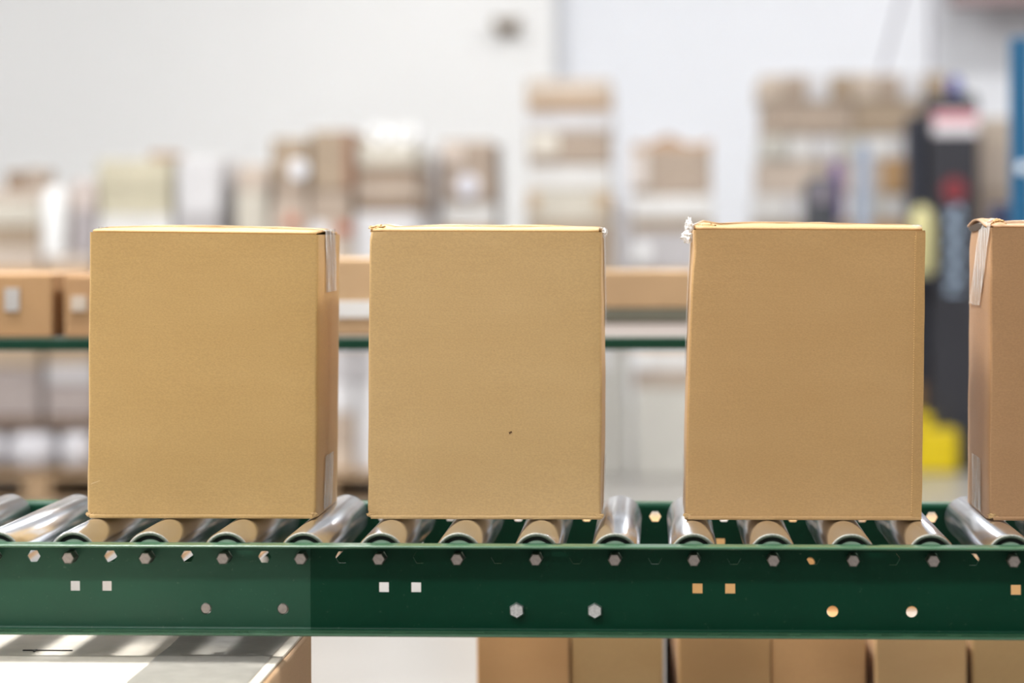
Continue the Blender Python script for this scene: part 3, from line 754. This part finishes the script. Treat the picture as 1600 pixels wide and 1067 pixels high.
# tower and its neighbours
stack('in the tall tower right of centre', YQ, .8, [
    ('of boxes', 822, 958, [124, 173, 205, 258, 296, 348, 430, 548, 580, 606, 735][:9]+[735], [PALE, LG, MAUVE, WHITE, CREAM, DT, LG, WHITE, GB],
        {0: [('tray_edge', (826, 954, 158, 172), mc((176, 140, 100)), False)], 2: [('paper_label', (828, 872, 206, 240), mc((235, 228, 216)), False)],
         4: [('kraft_band', (824, 842, 300, 330), mc((205, 180, 150)), False), ('kraft_band', (932, 956, 300, 330), mc((205, 180, 150)), False)]})], 0, 'cartons of the tall tower')
stack('in the stack with open brown top', YQ, .8, [
    ('', 986, 1116, [232, 306, 342, 362, 425, 548, 580, 606, 735], [MAUVE, WHITE, DT, LIL, TAN, WHITE, MAUVE, GB],
        {0: [('paper_label', (984, 1012, 240, 292), mc((226, 216, 210)), False)], 3: [('label_glint_disc', (988, 1018, 378, 410), mc((250, 250, 250)), True)], 5: [('label_glint_disc', (988, 1014, 551, 577), mc((252, 252, 252)), True)]}),  # both round discs are out-of-focus highlights put in as white shapes
    ('at the left side', 960, 984, [318, 425, 548, 735], [LIL, MAUVE, GB], {})], 0, 'cartons of the open topped stack')
z1 = at(1050, 232, YQ).z
bm = bmesh.new()
pr = [(988, 222), (1010, 226), (1028, 216), (1046, 210), (1062, 219), (1080, 225), (1098, 222), (1112, 219)]
for dy in (.02, .5):
    vs = [at(x, y, YQ) for x, y in pr]
    lo = [bm.verts.new((p.x, YQ+dy, z1+.001)) for p in vs]; hi = [bm.verts.new((p.x, YQ+dy+.03, p.z)) for p in vs]
    lo2 = [bm.verts.new((p.x, YQ+dy+.012, z1+.001)) for p in vs]; hi2 = [bm.verts.new((p.x, YQ+dy+.042, p.z)) for p in vs]
    for i in range(len(vs)-1):
        bm.faces.new((lo[i], lo[i+1], hi[i+1], hi[i])); bm.faces.new((lo2[i], lo2[i+1], hi2[i+1], hi2[i])); bm.faces.new((hi[i], hi[i+1], hi2[i+1], hi2[i]))
tag(obj('open_flaps', bm, mc((176, 142, 112)), loc=(at(1050, 232, YQ).x, YQ+.2, z1)), 'open brown flaps of folded board on top of the stack right of the tower', 'cardboard')
# wide load by the mast: rows of small cartons between tan tiers
YR = 10.6
lab_r = 'of the wide load behind the third kraft box'
def row(y0, y1, x0, x1, n, cols, what, z0, dep=.8, stag=0):
    zt_ = None
    for i in range(n):
        a = x0+(x1-x0)*i/n; b = x0+(x1-x0)*(i+1)/n-2
        xa, xb = at(a, 400, YR).x, at(b, 400, YR).x
        zt_ = at((x0+x1)/2, y0, YR).z
        c = cols[i % len(cols)]
        t = thing('carton', '%s carton in the %s, %s' % (CW.get(c, 'tan'), what, ['first from left', 'second from left', 'third from left', 'fourth from left', 'fifth from left', 'sixth from left', 'seventh from left', 'eighth from left'][i]), 'box', ((xa+xb)/2, YR+dep/2, z0), 'cartons of the wide load')
        obj('body', B(xa, xb, YR+random.uniform(0, .03), YR+dep, z0+.001, zt_-random.uniform(0, .01), .012), mc(c), t)
    return zt_
z = 0
z = row(545, 735, 1180, 1482, 2, [TAN, TAN2], 'lowest row of the wide load', z)
z = row(345, 545, 1180, 1482, 2, [DT, TAN], 'second row up of the wide load', z)
z = row(303, 345, 1182, 1480, 6, [WHITE, LG, WHITE, GB], 'lower white row of the wide load', z)
z = row(248, 303, 1188, 1480, 3, [PK, PK, TAN], 'lower tan row of the wide load', z)
z = row(211, 248, 1192, 1478, 7, [GB, WHITE, LG], 'upper white row of the wide load', z)
z = row(157, 211, 1196, 1478, 2, [MAUVE, DT], 'upper tan row of the wide load', z)
z = row(114, 157, 1190, 1484, 8, [PALE, MAUVE, LG, DT], 'top row of the wide load', z)
stack('right of the black mast', YR, .7, [('stacked', 1532, 1630, [184, 240, 300, 360, 520, 735], [PALE, PK, MAUVE, DT, TAN], {})], 0, 'cartons right of the mast')

# ------------------------------------------------------------------ stretch wrapper mast
YM = 10.0
def rb(px0, px1, py0, py1, Y, dep, bev=.01, z0=None):
    xm = (px0+px1)/2
    return B(at(px0, 400, Y).x, at(px1, 400, Y).x, Y, Y+dep, at(xm, py1, Y).z if z0 is None else z0, at(xm, py0, Y).z, bev)
c = at(1490, 735, YM)
mast = thing('pallet_wrapper', 'dark grey pallet wrapper mast with red emblem and yellow foot', 'machine', (c.x, YM+.2, 0))
M_char = mat('charcoal_enamel', (54, 54, 60), .5, spec=.3); M_navy = mat('dark_navy_plastic', (38, 42, 56), .5)
obj('mast', rb(1452, 1530, 152, 735, YM, .35, .015, 0.0), M_char, mast)
obj('cap', rb(1456, 1527, 147, 158, YM-.01, .37, .01), M_black, mast)
obj('film_carriage', rb(1421, 1443, 180, 600, YM+.05, .25, .012), M_navy, mast)
obj('carriage_bracket', rb(1442, 1453, 200, 560, YM+.1, .1, .004), M_char, mast)
p = at(1497, 150, YM); bm = bmesh.new()
rg = lathe(bm, [(.030, p.z), (.034, p.z+.01), (.034, p.z+.07), (.024, p.z+.10), (.012, p.z+.105)], (p.x, YM+.12, 0), 'Z', 24); cap(bm, rg[0]); cap(bm, rg[-1])
obj('beacon', bm, mat('blue_beacon', (62, 72, 160), .35), mast, smooth='auto')
obj('warning_sticker', rb(1458, 1529, 172, 211, YM-.004, .01, .001), mat('white_sticker', (225, 220, 225), .5), mast)
obj('sticker_band', rb(1459, 1528, 176, 190, YM-.007, .004, .0005), mat('red_band', (205, 120, 130), .5), mast)
p = at(1491, 297, YM); bm = bmesh.new(); rg = lathe(bm, [(.062, 0.01), (.062, -.005), (.058, -.007)], (p.x, YM, p.z), 'Y', 32); cap(bm, rg[-1])
obj('red_emblem', bm, mat('red_emblem_paint', (128, 44, 52), .5), mast)
bm = bmesh.new()
for i in range(8):                      # the upright lettering, out of focus in the photograph: pale blocks
    y = 322+i*17.5
    a = at(1478, y+13, YM); b = at(1504, y, YM)
    wd = b.x-a.x; ht = b.z-a.z
    box(bm, a.x, a.x+wd, YM-.004, YM+.002, a.z, a.z+ht*.36)
    box(bm, a.x+wd*(.1 if i % 2 else .55), a.x+wd*(.45 if i % 2 else .9), YM-.004, YM+.002, a.z+ht*.36, b.z)
obj('upright_lettering', bm, mat('pale_blue_lettering', (176, 198, 222), .5), mast)
bm = bmesh.new(); rg = lathe(bm, [(.001, .0), (.05, .0), (.062, .05), (.062, .27), (.045, .33), (.015, .355)], (at(1443, 400, YM-.12).x, YM-.06, at(1443, 432, YM-.12).z), 'Z', 24); cap(bm, rg[-1])
obj('film_roll', bm, mat('pale_yellow_film', (216, 208, 152), .45), mast, smooth='auto')
obj('carriage_tray', rb(1424, 1462, 430, 440, YM-.14, .2, .003), M_navy, mast)
M_yel = mat('yellow_enamel', (226, 198, 10), .45)
obj('foot', rb(1428, 1496, 672, 735, YM-.15, .5, .015, 0.0), M_yel, mast)
obj('foot_guard', rb(1436, 1456, 650, 672, YM-.15, .5, .008), M_yel, mast)
obj('cable_duct', rb(1498, 1512, 655, 735, YM-.05, .05, .004, 0.0), M_navy, mast)
# dark machine head and blue-grey post in front of the wide load
YD = 9.2
c = at(1284, 735, YD)
dm = thing('machine', 'dark rounded machine head with purple handle before the wide load', 'machine', (c.x, YD+.1, 0))
p0, p1 = at(1258, 360, YD), at(1310, 276, YD)
bm = bmesh.new(); box(bm, p0.x, p1.x, YD, YD+.16, p0.z-.1, p1.z, .045, 4); obj('head', bm, mat('dark_grey_plastic', (62, 64, 70), .5), dm)
obj('display', rb(1276, 1293, 290, 316, YD-.004, .01, .002), mat('lilac_panel', (150, 140, 152), .4), dm)
obj('handle', rb(1299, 1319, 252, 345, YD+.03, .05, .015), mat('purple_plastic', (112, 92, 140), .5), dm)
obj('stand', rb(1272, 1298, 380, 735, YD+.04, .08, .006, 0.006), M_navy, dm)
obj('base', B(c.x-.1, c.x+.1, YD-.1, YD+.3, 0, .05, .01), M_navy, dm)
t = thing('post', 'blue grey metal post right of the dark machine head', 'post', (at(1350, 735, YD).x, YD+.05, 0))
obj('shaft', rb(1338, 1362, 225, 735, YD, .07, .01, .012), mat('blue_grey_enamel', (148, 158, 176), .5), t)
obj('base_plate', B(at(1325, 735, YD).x, at(1375, 735, YD).x, YD-.04, YD+.11, 0, .012, .003), mat('blue_grey_plate', (140, 150, 168), .5), t)
# teal upright at the right edge
YT = 4.6
t = thing('upright', 'teal blue steel upright at the right picture edge', 'post', (at(1594, 735, YT).x, YT+.04, 0))
M_teal = mat('teal_enamel', (8, 82, 120), .45)
obj('shaft', rb(1582, 1612, 58, 735, YT, .06, .004, .01), M_teal, t)
obj('base_plate', B(at(1574, 735, YT).x, at(1620, 735, YT).x, YT-.05, YT+.11, 0, .01, .002), M_teal, t)
p = at(1598, 262, YT); bm = bmesh.new(); rg = lathe(bm, [(.016, .005), (.016, -.004), (.013, -.006)], (p.x, YT, p.z), 'Y', 24); cap(bm, rg[-1])
obj('reflector', bm, mat('pale_reflector', (225, 232, 240), .3), t)
t = thing('bin', 'dark navy bin tucked left of the teal upright', 'bin', (at(1568, 735, 5.2).x, 5.3, 0))
obj('body', rb(1556, 1592, 318, 735, 5.2, .2, .01, 0.0), mat('navy_plastic', (26, 34, 66), .5), t)

p = at(1490, 4, 14.4)
struct(obj('ceiling_part_19', B(p.x, XR, 14.4, 14.7, p.z, ZC), mat('brown_grey_beam', (150, 128, 128), .7)))

# ------------------------------------------------------------------ small things on and before the back wall
p = at(794, 42, YB)
t = thing('wall_fitting', 'small grey brown fitting high on the white back wall', 'lamp', (p.x, YB-.05, p.z))
obj('housing', B(p.x-.085, p.x+.085, YB-.10, YB-.002, p.z-.045, p.z+.05, .02, 3), mat('grey_brown_plastic', (128, 112, 96), .5), t)
for s in (-1, 1): 
    bm = bmesh.new(); rg = lathe(bm, [(.02, 0), (.035, -.03), (.035, -.04)], (p.x+s*.07, YB-.10, p.z+.02), 'Y', 20); cap(bm, rg[-1]); obj('lamp_head', bm, mat('lamp_head_plastic', (150, 140, 125), .4), t)
def cable(label, pts, r):
    bm = bmesh.new(); prev = None
    for i, p in enumerate(pts):
        ring = [bm.verts.new((p[0]+r*math.cos(a), p[1]+r*math.sin(a), p[2])) for a in [2*math.pi*k/8 for k in range(8)]]
        if prev:
            for k in range(8): bm.faces.new((prev[k], prev[(k+1) % 8], ring[(k+1) % 8], ring[k]))
        prev = ring
    return tag(obj('hanging_cable', bm, mat('grey_cable', (150, 148, 158), .6), loc=pts[-1], smooth=True), label, 'cable', 'cables hanging over the wide load')
for lab, (xa_, ya_), (xb_, yb_) in (('grey cable slanting down to the top row of the wide load', (1408, 0), (1378, 112)), ('straight grey cable hanging down beside the mast', (1455, 0), (1455, 112))):
    q = YR+.3 if xa_ < 1440 else YR+.6
    a, b = at(xa_, ya_, q), at(xb_, yb_, q)
    d = (a-b)/(a.z-b.z)
    cable(lab, [tuple(b+d*((ZC-b.z)*i/12)) for i in range(12, -1, -1)], .012)
